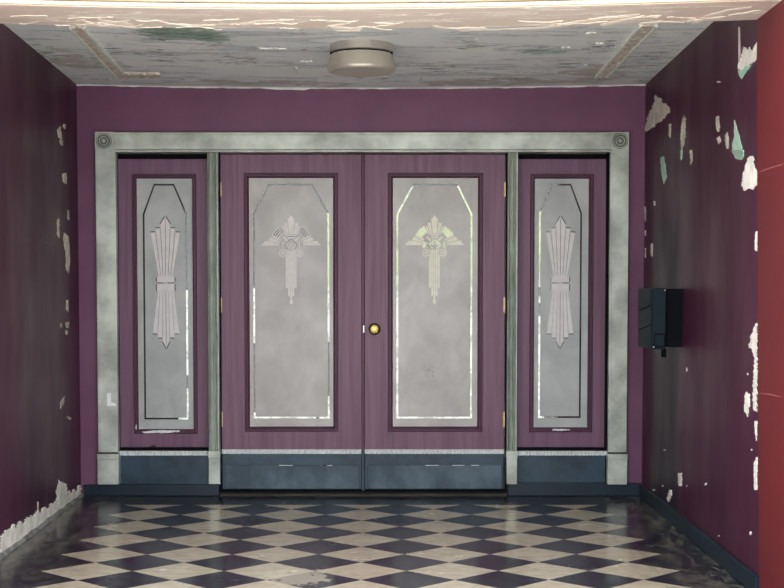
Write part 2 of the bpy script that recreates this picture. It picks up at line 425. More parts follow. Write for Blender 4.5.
# embossed border, raised
def strip(bm, pts, proj, nrm, th): patch(bm, pts, proj, nrm, th)
bm = B(); patch(bm, rough_poly([(69, 26), (84, 26), (124, 72), (160, 72.5), (160, 76), (116, 77)], .4, 3), onC, nC, .012)
patch(bm, rough_poly([(640, 24), (657, 24), (606, 75), (596, 76)], .4, 3), onC, nC, .012)
link('embossed_border', bm, M_emb, ce)
bm = B()
for q in ([(69, 26), (71.5, 26), (119, 77), (115, 77)], [(82, 26), (84.5, 26), (124, 71), (122, 71.5)], [(655, 24), (658, 24), (608, 75), (606, 75)], [(639, 24), (641, 24), (597, 76), (594.5, 76)]):
    patch(bm, q, onC, nC, .018)
link('border_bead', bm, M_flakew, ce)
# peeled places on the ceiling
def blob(cx, cy, rx, ry, k=14, amp=.3):
    ph = random.random() * 9
    return [(cx + rx * math.cos(2 * math.pi * i / k) * (1 + random.uniform(-amp, amp)), cy + ry * math.sin(2 * math.pi * i / k) * (1 + random.uniform(-amp, amp))) for i in range(k)]
bm = B()
for cx, cy, rx, ry in ((296, 69, 2.5, 2.6), (420, 79, 2, 2.6), (592, 33, 5, 1.2), (587, 66, 3.5, 2), (382, 76, 5, 1.0), (647, 68, 2.5, 1.2), (109, 79, 2, 1.8), (306, 61, 6, .5), (272, 48, 13, .6), (477, 39, 1.5, .8), (566, 47, 5, .6), (600, 43, 5, .6)):
    patch(bm, rough_poly(blob(cx, cy, rx, ry, 10), .35, 1.2), onC, nC, .008)
link('pale_flake', bm, M_flakew, ce)
# ragged paint bead between wall and ceiling
bm = B()
k = 90; xs = [XLb + (XRb - XLb) * i / k for i in range(k + 1)]
prev = None
for i, x in enumerate(xs):
    z = ZC(x, W) ; h = .004 + .005 * random.random() + (.007 if .335 < i / k < .41 else 0)
    cur = [bm.verts.new((x, W - .012, z - .0)), bm.verts.new((x, W - .008, z - h)), bm.verts.new((x, W, z - h)), bm.verts.new((x, W, z))]
    if prev:
        for a_, b_ in ((0, 1), (1, 2), (2, 3)): bm.faces.new([prev[a_], prev[b_], cur[b_], cur[a_]])
    prev = cur
link('ragged_paint_line', bm, M_flakew, ce)

# beam over the porch mouth ----------------------------------------------------
bm = B(); k = 40; x0, x1 = XL(YB) - .05, XR(YB) - .0; rows = []
for i in range(k + 1):
    x = x0 + (x1 - x0) * i / k; z = ZB(x)
    rows.append([bm.verts.new(q) for q in ((x, YB, 3.3), (x, YB, z), (x, YN, z), (x, YN, 3.6), (x, YB, 3.6))])
for a_, b_ in zip(rows, rows[1:]):
    for i in range(5): bm.faces.new([a_[i], a_[(i + 1) % 5], b_[(i + 1) % 5], b_[i]])
bm.faces.new(rows[0]); bm.faces.new(rows[-1])
be = tag(link('trim_1', bm, M_beam), 'cream plaster beam across the top of the porch mouth', 'beam', 'structure')
bm = B(); 
for i in range(k):
    xa_, xb_ = x0 + (x1 - x0) * i / k, x0 + (x1 - x0) * (i + 1) / k; za_, zc_ = ZB(xa_), ZB(xb_)
    for (e0, e1, h0, h1) in ((.028, 0, .003, .016), (.05, 0, .022, .034), (.07, 0, .045, .2)):
        hexa(bm, [(xa_, YN - e0, za_ + h0), (xb_, YN - e0, zc_ + h0), (xb_, YN, zc_ + h0), (xa_, YN, za_ + h0)], [(xa_, YN - e0, za_ + h1), (xb_, YN - e0, zc_ + h1), (xb_, YN, zc_ + h1), (xa_, YN, za_ + h1)])
link('front_moulding', bm, M_cream, be)
def onB(px, py): 
    q = atz(px, py, pB.z); q.z = ZB(q.x); return q
bm = B()
for q in ([(75, 13), (85, 12.5), (87, 14), (76, 15)], [(76, 18), (90, 17), (120, 19), (119, 21), (90, 19), (77, 20)], [(95, 10), (104, 13), (128, 15), (137, 20), (131, 21), (122, 17), (102, 15)],
          [(240, 14), (262, 10.5), (284, 11), (282, 12), (262, 12), (243, 16)], [(330, 17), (362, 19), (361, 21), (333, 19)], [(335, 21), (360, 21.5), (360, 22.5), (338, 22.5)], [(432, 16), (450, 20), (470, 20), (468, 22), (438, 20)], [(460, 21.5), (540, 20.5), (570, 16), (600, 12), (640, 9), (640, 10), (602, 14), (575, 18), (545, 22), (460, 23)],
          [(692, 20), (708, 12), (730, 7), (752, 5), (752, 6), (730, 9), (710, 14), (697, 21)], [(600, 19), (625, 14), (638, 12), (637, 13), (625, 16), (604, 21)], [(640, 19), (660, 17), (685, 19), (684, 20), (660, 18.5), (642, 20)]):
    patch(bm, rough_poly(q, .35, 3), onB, nC, .002)
rnd = random.Random(3)
for _ in range(34):
    x_, y_ = rnd.uniform(5, 740), rnd.uniform(10, 20); pts = [(x_, y_)]; dr = rnd.choice((-.04, .02, .06, -.12))
    for k_ in range(rnd.randint(4, 13)):
        x_ += rnd.uniform(2, 6); y_ += rnd.uniform(-.9, .9) + dr * 4
        y_ = min((22.5 if x_ < 560 else 18.5) - 1.5 * rnd.random(), max(9 + rnd.random(), y_)); pts.append((x_, y_))
    w_ = rnd.uniform(.2, .42)
    poly_ = [(a, b - w_ * rnd.uniform(.4, 1.2)) for a, b in pts] + [(a, b + w_ * rnd.uniform(.4, 1.2)) for a, b in reversed(pts)]
    patch(bm, poly_, onB, nC, .003)
link('white_crack_filler', bm, M_white, be)

# facade above the beam (seen only from aside)
bm = B(); box(bm, x0 - 3, x1 + 3, YN - .02, YB, 3.6, 4.4)
tag(link('wall_front', bm, M_red), 'brick red street wall above the porch mouth', 'wall', 'structure')

# baseboards -------------------------------------------------------------------
zb = az(484.5, W - .02)
bm = B(); box(bm, XLb + .02, xp(219.5, W, 490), W - .025, W + .02, 0, zb)
tag(link('baseboard_left', bm, M_base, bevel=.004), 'dark teal baseboard left of the double doors', 'baseboard', 'structure')
bm = B(); box(bm, xp(507.5, W, 490), XRb - .02, W - .025, W + .02, 0, az(483, W - .02))
tag(link('baseboard_right', bm, M_base, bevel=.004), 'dark teal baseboard right of the double doors', 'baseboard', 'structure')
bm = B(); zb2 = az(483, W - .02)
y0, y1 = YBb, W - .026
hexa(bm, [(XR(y0), y0, 0), (XR(y1), y1, 0), (XR(y1) - .022, y1, 0), (XR(y0) - .022, y0, 0)], [(XR(y0), y0, zb2), (XR(y1), y1, zb2), (XR(y1) - .022, y1, zb2), (XR(y0) - .022, y0, zb2)])
tag(link('baseboard_side', bm, M_base, bevel=.004), 'dark teal baseboard running along the right wall', 'baseboard', 'structure')
# mortar fillet at the foot of the left wall
bm = B(); prev = None
for i in range(60):
    y = YB + (W - .03 - YB) * i / 59; a_ = .026 + .01 * noise.noise((y * 5, 0, 0)); h = .018 + .01 * noise.noise((y * 7, 3, 0))
    cur = [bm.verts.new((XL(y) - .01, y, 0)), bm.verts.new((XL(y) + a_, y, 0.001)), bm.verts.new((XL(y) + .012, y, h)), bm.verts.new((XL(y) - .01, y, h))]
    if prev:
        for q in range(4): bm.faces.new([prev[q], prev[(q + 1) % 4], cur[(q + 1) % 4], cur[q]])
    prev = cur
tag(link('trim_2', bm, M_curb), 'grimy mortar fillet along the foot of the left wall', 'trim', 'structure')

# ---- bare plaster patches: left wall
bm = B()
top = [(0, 536), (4, 533), (5, 530), (10, 529), (13, 524), (15, 528), (19, 521), (23, 524), (26, 517), (28, 519), (30, 515), (33, 517), (37, 510), (40, 513), (44, 507), (47, 509), (51, 503), (53, 507), (55, 501), (57, 506), (56, 494), (58, 480), (61, 482), (65, 484), (67, 492), (66, 500), (69, 490), (71, 493), (73, 489), (75, 494), (77, 488), (78, 485), (80.5, 485)]
base = [(80.5, 500), (60, 513), (40, 527), (20, 541), (0, 553)]
patch(bm, rough_poly(top, .5, 2)[:-3] + base if False else rough_poly(top + base, 1.1, 1.3), onL, nL, .006)
link('bare_white_plaster', bm, M_plast, wl)
bm = B()
for q in ([(63.5, 233), (68, 236), (69.5, 250), (69.5, 265), (68, 273), (66, 270), (65.5, 255), (63, 240)], [(62, 174), (66, 173), (66.5, 184), (63, 182)], [(57, 220), (59, 218), (59, 238), (57, 234)], [(67, 210), (69, 211), (69, 220), (67, 219)],
          [(60, 402), (64, 396), (64, 402), (60, 409)], [(66, 300), (68, 300), (68, 312), (66, 310)], [(65, 322), (69, 322), (68, 328), (66, 328)], [(60, 323), (61.5, 324), (61, 328)], [(57, 130), (60, 126), (62, 139), (58, 137)], [(65, 330), (67.5, 331), (67, 335), (65, 334)],
          [(63, 124), (65, 124), (65, 129), (63, 128)], [(67, 416), (71, 418), (70, 420), (67, 418)], [(37, 502), (38, 502), (38, 510), (37, 510)], [(60, 139), (63, 141), (62, 146), (60, 144)]):
    patch(bm, rough_poly(q, .5, 1.5), onL, nL, .003)
link('small_paint_chip', bm, M_plastd, wl)
# ---- right wall
bm = B()
for q in ([(738, 69), (742, 56), (744, 46), (748, 50), (750, 47), (753, 52), (758, 41), (760.5, 46), (760, 58), (755, 62), (748, 66), (744, 71)],
          [(742, 186), (744, 172), (748, 160), (750, 156), (753, 156), (755, 166), (758, 172), (757, 186), (753, 190), (749, 188), (745, 191)],
          [(749.5, 348), (752, 334), (755, 327), (757, 323), (757.5, 335), (757.5, 412), (755, 411), (753, 400), (754, 380), (755, 360), (753, 349), (750, 348)],
          [(745, 397), (747, 392), (750, 394), (750, 404), (748, 417), (745.5, 412)], [(755, 421), (757.5, 421), (757, 441), (755.5, 432)], [(754.5, 463), (757.5, 457), (757.5, 490), (755, 490)],
          [(756, 232), (758, 231), (757.5, 251), (755.5, 250)], [(678.5, 473), (682, 473), (682, 486), (679, 486)], [(667, 498), (669.5, 492), (671, 498), (669, 502)], [(669.5, 490), (672, 490), (672, 496), (670, 495)]):
    patch(bm, rough_poly(q, min(1.0, .13 * (max(a for a, b in q) - min(a for a, b in q))), 1.3), onR, nR, .004)
for cx, cy, rx, ry in ((706, 484, 1.5, 2), (687, 486, 1, 1), (719, 536, 1, 1.2), (751, 533, 1, 2.6), (665, 450, 1.2, 1.2), (654, 490, 2, 1), (719, 82, 3, 1), (663, 486, 1, 1), (752, 450, 1, 1.4), (760, 446, 0.1, .1), (748, 374, .8, 1.5), (687, 370, .8, 3), (664, 289.5, .6, .6)):
    patch(bm, blob(cx, cy, rx * .7, ry * .7, 8), onR, nR, .003)
link('bare_white_plaster', bm, M_plast, wr)
bm = B()
for q in ([(645, 131), (647, 118), (652, 108), (656, 95), (658, 100), (660, 97), (663, 103), (669, 106), (670.5, 112), (663, 119), (655, 126), (649, 130)], [(682, 125), (684, 115), (686, 118), (686, 135), (684, 146), (682, 150), (681, 140)],
          [(669, 124), (671, 124), (671, 138), (669, 136)], [(716.5, 117), (719, 116), (720, 128), (719, 132), (717, 130)], [(717, 138), (720, 136), (721, 142), (719, 144)], [(725, 136), (728, 132), (729, 148), (727, 149)],
          [(644, 206), (646, 207), (646, 222), (645, 221)], [(645, 231), (646, 230), (646, 236), (645, 236)], [(654, 201), (655.5, 201), (655.5, 206), (654, 205)], [(651, 245), (653, 243), (653, 257), (651, 255)], [(690, 150), (692, 150), (693, 160), (691, 165)], [(645, 248), (646, 248), (646, 258), (645, 256)]):
    patch(bm, rough_poly(q, min(1.2, .14 * (max(a for a, b in q) - min(a for a, b in q))), 1.2), onR, nR, .003)
link('weathered_plaster', bm, M_plastd, wr)
bm = B()
for q in ([(739, 70), (743, 70), (746, 66), (752, 65), (745, 74), (742, 79), (740, 76)], [(735, 120), (737, 126), (741, 142), (744, 156), (742, 160), (737, 158), (733, 153), (733, 145), (735, 135)],
          [(661, 158), (664, 156), (666, 165), (667, 178), (664, 184), (662, 172)], [(681, 150), (683, 150), (682, 160), (681, 158)], [(732, 150), (744, 150), (743, 158), (737, 159)]):
    patch(bm, rough_poly(q, .5, 2), onR, nR, .0045)
link('old_mint_paint', bm, M_mint, wr)
bm = B(); patch(bm, [(738.6, 27), (740, 27), (741, 60), (738.6, 68)], onR, nR, .002); link('cream_drip', bm, M_plastd, wr)

# ------------------------------------------------------------------ silver frame
def rosette(px, py, parent):
    c = at(px, py, W - .05); s = .058
    bm = B(); box(bm, c.x - s, c.x + s, W - .055, W + .01, c.z - s, c.z + s)
    blk = link('corner_block', bm, M_silver, parent, bevel=.003)
    bm = B(); lathe(bm, (c.x, W - .055, c.z), [(.047, .002), (.047, -.006), (.043, -.010), (.038, -.004), (.033, -.004), (.028, -.012), (.020, -.006), (.014, -.008), (.010, -.018), (.004, -.022)], 'y', 36)
    link('rosette', bm, M_silver, blk, smooth=True)
    bm = B()  # dark rings paint shade into the grooves of the rosette
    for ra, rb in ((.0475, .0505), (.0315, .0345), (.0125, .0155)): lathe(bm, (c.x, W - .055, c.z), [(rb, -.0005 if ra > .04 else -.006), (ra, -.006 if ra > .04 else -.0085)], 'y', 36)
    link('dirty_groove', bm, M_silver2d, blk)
fr = empty('trim_3', 'mottled silver door surround with round rosettes at its corners', 'door surround', 'structure')
zfb = az(484.5, W - .05); zpl = az(452.5, W - .05)
def jamb(pxl, pxr, pyb=300):
    bm = B(); x0_, x1_ = xp(pxl, W - .05, pyb), xp(pxr, W - .05, pyb)
    box(bm, x0_, x1_, W - .045, W + .02, zpl, az(149, W - .05))
    box(bm, x0_ + .008, x0_ + .013, W - .050, W - .04, zpl, az(149, W - .05))
    link('side_casing', bm, M_silver, fr, bevel=.003)
    bm = B(); box(bm, x0_ - .004, x1_ + .004, W - .055, W + .02, zfb, zpl - .008); box(bm, x0_ - .006, x1_ + .006, W - .06, W + .02, zpl - .045, zpl - .008)
    link('plinth_block', bm, M_silver, fr, bevel=.003)
jamb(96.5, 116.5); jamb(609.5, 628)
bm = B(); x0_, x1_ = xp(113, W - .05, 140), xp(611, W - .05, 140)
box(bm, x0_, x1_, W - .045, W + .02, az(149.5, W - .05), az(132.5, W - .05))
box(bm, x0_, x1_, W - .060, W + .02, az(135, W - .05), az(132.5, W - .05))
box(bm, x0_, x1_, W - .052, W + .12, az(152, W - .05), az(150, W - .05))
link('header_casing', bm, M_silver, fr, bevel=.003)
rosette(104, 141, fr); rosette(620, 141, fr)
ZT = az(151.5, W - .05)
for a_, b_ in ((208, 218.8), (507.5, 517.5)):
    bm = B(); x0_, x1_ = xp(a_, W - .03), xp(b_, W - .03); w_ = x1_ - x0_
    pr_ = [(0, .0), (0, -.035), (.10, -.040), (.16, -.028), (.24, -.018), (.4, -.010), (.52, -.018), (.62, -.010), (.72, -.022), (.86, -.034), (.97, -.034), (1, 0)]
    lo_ = [bm.verts.new((x0_ + u * w_, W + v, zpl)) for u, v in pr_] + [bm.verts.new((x1_, W + .12, zpl)), bm.verts.new((x0_, W + .12, zpl))]
    hi_ = [bm.verts.new((v.co.x, v.co.y, ZT)) for v in lo_]
    for i in range(len(lo_)): bm.faces.new([lo_[i], lo_[(i + 1) % len(lo_)], hi_[(i + 1) % len(lo_)], hi_[i]])
    bm.faces.new(hi_); bm.faces.new(lo_)
    link('fluted_mullion', bm, M_silver2, fr)
    bm = B(); box(bm, x0_ - .002, x1_ + .002, W - .04, W + .12, zfb, zpl); box(bm, x0_ - .004, x1_ + .004, W - .046, W + .10, zpl - .04, zpl - .006); box(bm, x0_ - .004, x1_ + .004, W - .046, W, zpl - .006, zpl + .008)
    link('plinth_block', bm, M_silver, fr, bevel=.003)
# white tape stuck on the left casing
bm = B(); q = [(107, 393), (111, 393), (111, 402), (116, 404), (116, 406), (107, 406)]
patch(bm, q, lambda a, b: at(a, b, W - .0505), (0, -1, 0), .0012)
tag(link('tape_strip', bm, M_tape), 'bent strip of white tape stuck low on the left silver casing', 'tape')

# dark reveal around the recessed doors
bm = B()
box(bm, ox0 - .0, xp(117.5, W) , W + .0, W + .14, zfb, oz1); box(bm, xp(606.5, W), ox1, W, W + .14, zfb, oz1)
box(bm, ox0, ox1, W + .085, W + .14, az(158, W), oz1 + .0)
tag(link('trim_4', bm, M_black), 'dark reveal round the recessed doors and sidelights', 'trim', 'structure')

# ------------------------------------------------------------------ ornaments etched in the glass
def thick(p, q, w_):
    dx_, dz_ = q[0] - p[0], q[1] - p[1]; L = math.hypot(dx_, dz_); a_, b_ = -dz_ / L * w_ / 2, dx_ / L * w_ / 2
    return [(p[0] + a_, p[1] + b_), (q[0] + a_, q[1] + b_), (q[0] - a_, q[1] - b_), (p[0] - a_, p[1] - b_)]
def arcband(c, r0, r1, a0, a1, k=8):
    P = []
    for i in range(k + 1):
        t = math.radians(a0 + (a1 - a0) * i / k); P.append((c[0] + r1 * math.cos(t), c[1] - r1 * math.sin(t)))
    for i in range(k, -1, -1):
        t = math.radians(a0 + (a1 - a0) * i / k); P.append((c[0] + r0 * math.cos(t), c[1] - r0 * math.sin(t)))
    return P
def disc(c, r, k=18): return [(c[0] + r * math.cos(2 * math.pi * i / k), c[1] + r * math.sin(2 * math.pi * i / k)) for i in range(k)]
def mir(P, c): return [(2 * c - x, y) for x, y in reversed(P)]
def door_orn():
    c = 387; add, hole = [], []
    add += [[(350, 118), (387, 75), (424, 118), (408, 278), (366, 278)]]
    for P in ([(308, 165), (342, 152), (360, 278), (340, 278)], [(292, 200), (304, 185), (336, 278), (326, 290)],
              [(62, 402), (105, 352), (140, 352), (262, 386), (262, 402)], [(140, 345), (152, 314), (180, 312), (266, 360), (262, 382)], [(172, 300), (184, 288), (278, 338), (270, 354)],
              [(296, 318), (312, 306), (352, 346), (340, 360)]):
        add += [P, mir(P, c)]
    add += [[(335, 284), (439, 284), (432, 296), (342, 296)], [(346, 310), (428, 310), (422, 322), (352, 322)]]
    for r0, r1 in ((228, 236), (204, 212), (180, 188), (158, 165)):
        P = arcband((387, 400), r0, r1, 118, 152); add += [P, mir(P, c)]
    for r0, r1 in ((214, 227), (190, 203), (167, 179)):
        P = arcband((387, 400), r0, r1, 119, 151); hole += [P, mir(P, c)]
    for r0, r1 in ((116, 124), (98, 106)):
        P = arcband((387, 400), r0, r1, 162, 196); hole += [P, mir(P, c)]
    for r0, r1 in ((124, 132), (106, 115), (88, 97)):
        P = arcband((387, 400), r0, r1, 160, 198); add += [P, mir(P, c)]
    hole += [thick((350, 303), (424, 303), 7)]
    # nested diamonds
    for s_, w_, what in ((74, 10, hole), (58, 12, add), (44, 8, hole), (28, 10, add)):
        T, L_, R_, Bm = (387, 400 - s_ * .9), (387 - s_, 400), (387 + s_, 400), (387, 400 + s_ * .9)
        sh = lambda p, q: thick((p[0] * .95 + q[0] * .05, p[1] * .95 + q[1] * .05), (q[0] * .93 + p[0] * .07, q[1] * .93 + p[1] * .07), w_)
        for p_, q_ in ((L_, T), (T, R_), (L_, Bm), (Bm, R_))[:(2 if s_ < 50 else 4)]: what.append(sh(p_, q_))
    for cx_ in (295, 479): add += [arcband((cx_, 485), 30, 42, 0, 359, 24), arcband((cx_, 485), 8, 19, 0, 359, 16)]
    for i in range(5):
        x0__ = 328 + i * 24; bot = (867, 955, 1000, 955, 867)[i]; tp = (452, 440, 432, 440, 452)[i]
        add.append([(x0__, tp), (x0__ + 21, tp), (x0__ + 21, bot), (x0__, bot)])
    add.append([(370, 1000), (404, 1000), (404, 1036), (387, 1046), (370, 1036)])
    return add, hole, 387, 10.89
def side_orn():
    c = 310; add, hole = [], []
    add += [[(273, 190), (308, 134), (308, 600), (292, 600)], [(312, 134), (347, 190), (328, 600), (312, 600)]]
    for P in ([(236, 222), (269, 222), (288, 600), (273, 600)], [(197, 256), (231, 254), (270, 600), (256, 600)],
              [(249, 716), (263, 716), (243, 1046), (206, 1046)], [(265, 716), (287, 716), (281, 1078), (245, 1078)]):
        add += [P, mir(P, c)]
    add += [[(289, 716), (308, 716), (308, 1158), (284, 1105)], [(312, 716), (331, 716), (336, 1105), (312, 1158)]]
    add += [[(242, 600), (378, 600), (378, 645), (242, 645)], [(242, 655), (378, 655), (378, 714), (242, 714)]]
    for a_, b_ in (((268, 188), (304, 128)), ((232, 217), (266, 217)), ((192, 250), (228, 248)), ((240, 650), (292, 650)), ((204, 1051), (240, 1051)), ((246, 1083), (280, 1083)), ((281, 1110), (306, 1164)), ((236, 605), (236, 640)), ((236, 660), (236, 712))):
        P = thick(a_, b_, 7); hole += [P, mir(P, c)]
    for a_, b_ in (((271, 226), (289.5, 585)), ((233, 262), (271, 585)), ((263.5, 726), (244, 1036)), ((287.5, 726), (282, 1070))):
        P = thick(a_, b_, 2.4); hole += [P, mir(P, c)]
    hole += [thick((310, 150), (310, 585), 3), thick((310, 730), (310, 1140), 3)]
    return add, hole, 310, 7.84

# ------------------------------------------------------------------ door / sidelight leaf
def leaf(root, xa, xb, mo, gl, octo, y, pyr, orn, ocx, oy0, mats, frostm, etchm):
    """xa,xb leaf edges px; mo = moulding rect px; gl = glass rect px; octo = groove octagon px"""
    M1 = mats
    z1, z0 = az(pyr[0], y), az(pyr[1], y); X0, X1 = xp(xa, y), xp(xb, y)
    gx0, gx1 = xp(mo[0] + 3, y), xp(mo[1] - 3, y); gz1, gz0 = az(mo[2] + 3, y), az(mo[3] - 3, y)
    bm = B()
    loops = [[(X0, z0), (X1, z0), (X1, z1), (X0, z1)], [(gx0, gz0), (gx0, gz1), (gx1, gz1), (gx1, gz0)]]
    extr(bm, loops, y, y + .045)
    link('leaf_panel', bm, M1, root, bevel=.002)
    mx0, mx1, mz1, mz0 = xp(mo[0], y), xp(mo[1], y), az(mo[2], y), az(mo[3], y)
    inn = (xp(gl[0], y) - mx0)
    bm = B(); ring(bm, mx0, mx1, mz0, mz1, [(0, y + .002), (0, y - .008), (.004, y - .014), (.010, y - .014), (.013, y - .006), (.019, y - .006), (.023, y - .010), (inn * .85, y - .002), (inn, y + .014), (inn, y + .04), (0.0, y + .04)])
    link('glazing_moulding', bm, M_mould, root)
    # glass
    gy = y + .012
    a0, a1, b1, b0 = mx0 + inn - .004, mx1 - inn + .004, mz1 - inn + .004, mz0 + inn - .004
    bm = B(); box(bm, a0, a1, gy + .003, gy + .009, b0, b1)
    gp = link('glass_pane', bm, M_glass, root)
    ox_0, ox_1, ot0, ot1, oy1, oys, oyb = octo
    def P(px, py): q = at(px, py, y); return (xp(px, y, 300), q.z)
    def octa(d):
        d = d * .88; return [P(ox_0 + d, oyb - d), P(ox_0 + d, oys + d * .3), P(ot0 + d * .5, oy1 + d), P(ot1 - d * .5, oy1 + d), P(ox_1 - d, oys + d * .3), P(ox_1 - d, oyb - d)]
    add, hole, c, sc = orn
    def T(Pl):
        return [P(ocx + (u - c) / sc, oy0 + v / sc) for u, v in Pl]
    bm = B()
    extr(bm, [[(a0, b0), (a1, b0), (a1, b1), (a0, b1)], list(octa(-.2))], gy, gy + .0025)
    extr(bm, [list(octa(1.9))] + [T(h) for h in hole], gy, gy + .0025)
    link('frosted_surface', bm, frostm, gp)
    bm = B()
    for A in add: extr(bm, [T(A)], gy - .0022, gy - .0002)
    link('etched_ornament', bm, etchm, gp)
    return X0, X1, z0, z1

def beads(root, xa, xb, py, y, h=4.5):
    X0, X1 = xp(xa, y, py), xp(xb, y, py); zc = az(py, y); hh = h / 155 / 2
    bm = B(); box(bm, X0, X1, y - .006, y + .01, zc - hh, zc + hh)
    box(bm, X0, X1, y - .012, y, zc + hh * .55, zc + hh)
    k = int((X1 - X0) / .022)
    for i in range(k):
        x = X0 + (i + .5) * (X1 - X0) / k
        hexa(bm, [(x - .009, y - .006, zc - hh), (x + .004, y - .006, zc - hh), (x + .009, y - .006, zc + hh * .5), (x - .004, y - .006, zc + hh * .5)],
             [(x - .006, y - .014, zc - hh * .8), (x + .002, y - .014, zc - hh * .8), (x + .006, y - .014, zc + hh * .4), (x - .002, y - .014, zc + hh * .4)])
    return link('rope_beading', bm, M_rope, root)

DO, SO = door_orn(), side_orn()
YD = W + .045; YS = W + .055
d1_ = empty('door_1', 'left plum entrance door, frosted pane with dark etched lines, no knob', 'door', 'structure')
leaf(d1_, 221, 361.6, (244.5, 338, 173, 431.5), (249.5, 333, 178, 426), (253.2, 329.2, 269, 313, 183.8, 214, 418.5), YD, (154.5, 450.5), DO, 291.2, 208.5, M_door, M_frost, M_etch)
d2_ = empty('door_2', 'right plum entrance door with brass knob and bright frosted pane', 'door', 'structure')
leaf(d2_, 364.6, 504.5, (388, 482.5, 173, 431.5), (393, 477.5, 178, 426), (396.6, 472.2, 413, 457.5, 183.8, 214, 418.5), YD, (154.5, 450.5), DO, 434.5, 208.2, M_door, M_frost, M_etch2)
w1_ = empty('window_1', 'left sidelight with a frosted pane and etched sheaf, dark left groove', 'window', 'structure')
leaf(w1_, 119, 208.3, (133, 197, 174, 433.5), (137.5, 192, 179, 428.5), (143.2, 187.4, 154.5, 174.5, 183.8, 214, 419.5), YS, (159, 449), SO, 165.6, 200, M_doors, M_frost2, M_etch3)
w2_ = empty('window_2', 'right sidelight with a frosted pane and etched sheaf, bright left groove', 'window', 'structure')
leaf(w2_, 517.4, 606.5, (529.8, 592.8, 174, 432), (534.5, 588, 179, 427.5), (539, 581.6, 551, 570.5, 183.8, 213, 418), YS, (159, 449), SO, 560.4, 200, M_doors, M_frost2, M_etch3)
beads(d1_, 222, 361.3, 451.6, YD - .004); beads(d2_, 364.8, 504, 451.6, YD - .004)
# blue lower parts
def kick(root, xa, xb):
    y = YD; X0, X1 = xp(xa, y), xp(xb, y); z1 = az(450.3, y); z0 = az(489.3, y)
    bm = B(); box(bm, X0, X1, y, y + .045, z0, z1)
    kr = link('bottom_rail', bm, M_blue, root, bevel=.002)
    bm = B(); box(bm, X0 + .018, X1 - .014, y - .012, y + .002, az(488.8, y), az(465, y))
    link('kick_plate', bm, M_kick, root, bevel=.003)
    bm = B()
    for _ in range(3):
        u = random.uniform(.35, .85) * (X1 - X0); z_ = az(465, y)
        box(bm, X0 + u, X0 + u + random.uniform(.03, .09), y - .0125, y - .008, z_ - .0035, z_ + .001)
    link('paint_chip', bm, M_rope, root)
kick(d1_, 221.4, 361.4); kick(d2_, 364.8, 504.2)
# meeting strip
bm = B(); X0, X1 = xp(361.8, YD), xp(364.3, YD)
box(bm, X0, X1, YD - .01, YD + .03, az(450.3, YD), az(154.5, YD)); link('astragal', bm, M_mould, d1_, bevel=.002)
bm = B(); box(bm, X0, X1, YD - .01, YD + .03, az(490.5, YD), az(450.3, YD)); link('astragal_foot', bm, M_blue, d1_, bevel=.002)
q = at(363.9, 329, YD)
bm = B(); box(bm, q.x - .006, q.x + .004, YD - .014, YD, q.z - .024, q.z + .024); link('lock_strike', bm, M_pew, d1_, bevel=.002)
# knob
q = at(374.5, 329, YD)
bm = B(); lathe(bm, (q.x, YD, q.z), [(.038, .0), (.038, -.006), (.034, -.010), (.020, -.012)], 'y'); kn = link('door_knob', bm, M_darkm, d2_, smooth=True)
bm = B(); lathe(bm, (q.x, YD, q.z), [(.012, -.010), (.012, -.03), (.020, -.036), (.0275, -.046), (.029, -.055), (.026, -.063), (.016, -.068), (.004, -.069)], 'y'); link('knob_head', bm, M_brass, kn, smooth=True)
# hinges
for root, px in ((d1_, 220.6), (d2_, 504.9)):
    for y0_, y1_ in ((182, 197), (297, 312.5), (411.5, 427)):
        c = xp(px, YD - .01); z1_, z0_ = az(y0_, YD), az(y1_, YD)
        bm = B(); lathe(bm, (c, YD - .010, z0_), [(.0055, 0), (.0055, (z1_ - z0_) * .32), (.0045, (z1_ - z0_) * .33), (.0055, (z1_ - z0_) * .34), (.0055, (z1_ - z0_) * .66), (.0045, (z1_ - z0_) * .67), (.0055, (z1_ - z0_) * .68), (.0055, z1_ - z0_)], 'z', 14)
        box(bm, c - .008, c + .008, YD - .006, YD, z0_ + .004, z1_ - .004)
        link('hinge', bm, M_brassd, root, smooth=True)
# thin pale edge strips beside doors
for root, px in ((d1_, 220.2), (d2_, 505.2)):
    bm = B(); c = xp(px, YD); box(bm, c - .002, c + .002, YD - .003, YD + .03, az(489, YD), az(156, YD)); link('edge_strip', bm, M_silver2, root)
# smudge on right glass
bm = B()
for i in range(26):
    cx_, cy_ = 429 + random.gauss(0, 3.3), 371 + random.gauss(0, 3.3)
    ang = random.uniform(.9, 2.2); L = random.uniform(1.2, 3)
    P4 = [(cx_ + math.cos(ang) * L / 2, cy_ - math.sin(ang) * L / 2), (cx_ + .35, cy_), (cx_ - math.cos(ang) * L / 2, cy_ + math.sin(ang) * L / 2), (cx_ - .35, cy_)]
    patch(bm, P4, lambda a, b: at(a, b, YD + .0118), (0, -1, 0), .0004)
link('dirt_smudge', bm, mat('grey_dirt', (128, 122, 118), rough=.8, bump=0), d2_)
# flaked spots under sidelight panes
for root, pts in ((w1_, [[(142, 431.5), (160, 430), (180, 430.5), (179, 432), (165, 433), (144, 433)], [(135, 428), (136, 424), (137, 426), (136.5, 430)]]), (w2_, [[(552, 429.3), (560, 428.8), (570, 429.2), (569, 430.4), (553, 430.6)]])):
    bm = B()
    for q_ in pts: patch(bm, rough_poly(q_, .4, 2), lambda a, b: at(a, b, YS - .0145), (0, -1, 0), .001)
    link('paint_chip', bm, M_rope, root)
bm = B(); patch(bm, rough_poly(blob(153, 447, 4, 1.5, 10), .2, 2), lambda a, b: at(a, b, YS - .001), (0, -1, 0), .001); link('dark_scuff', bm, M_darkm, w1_)
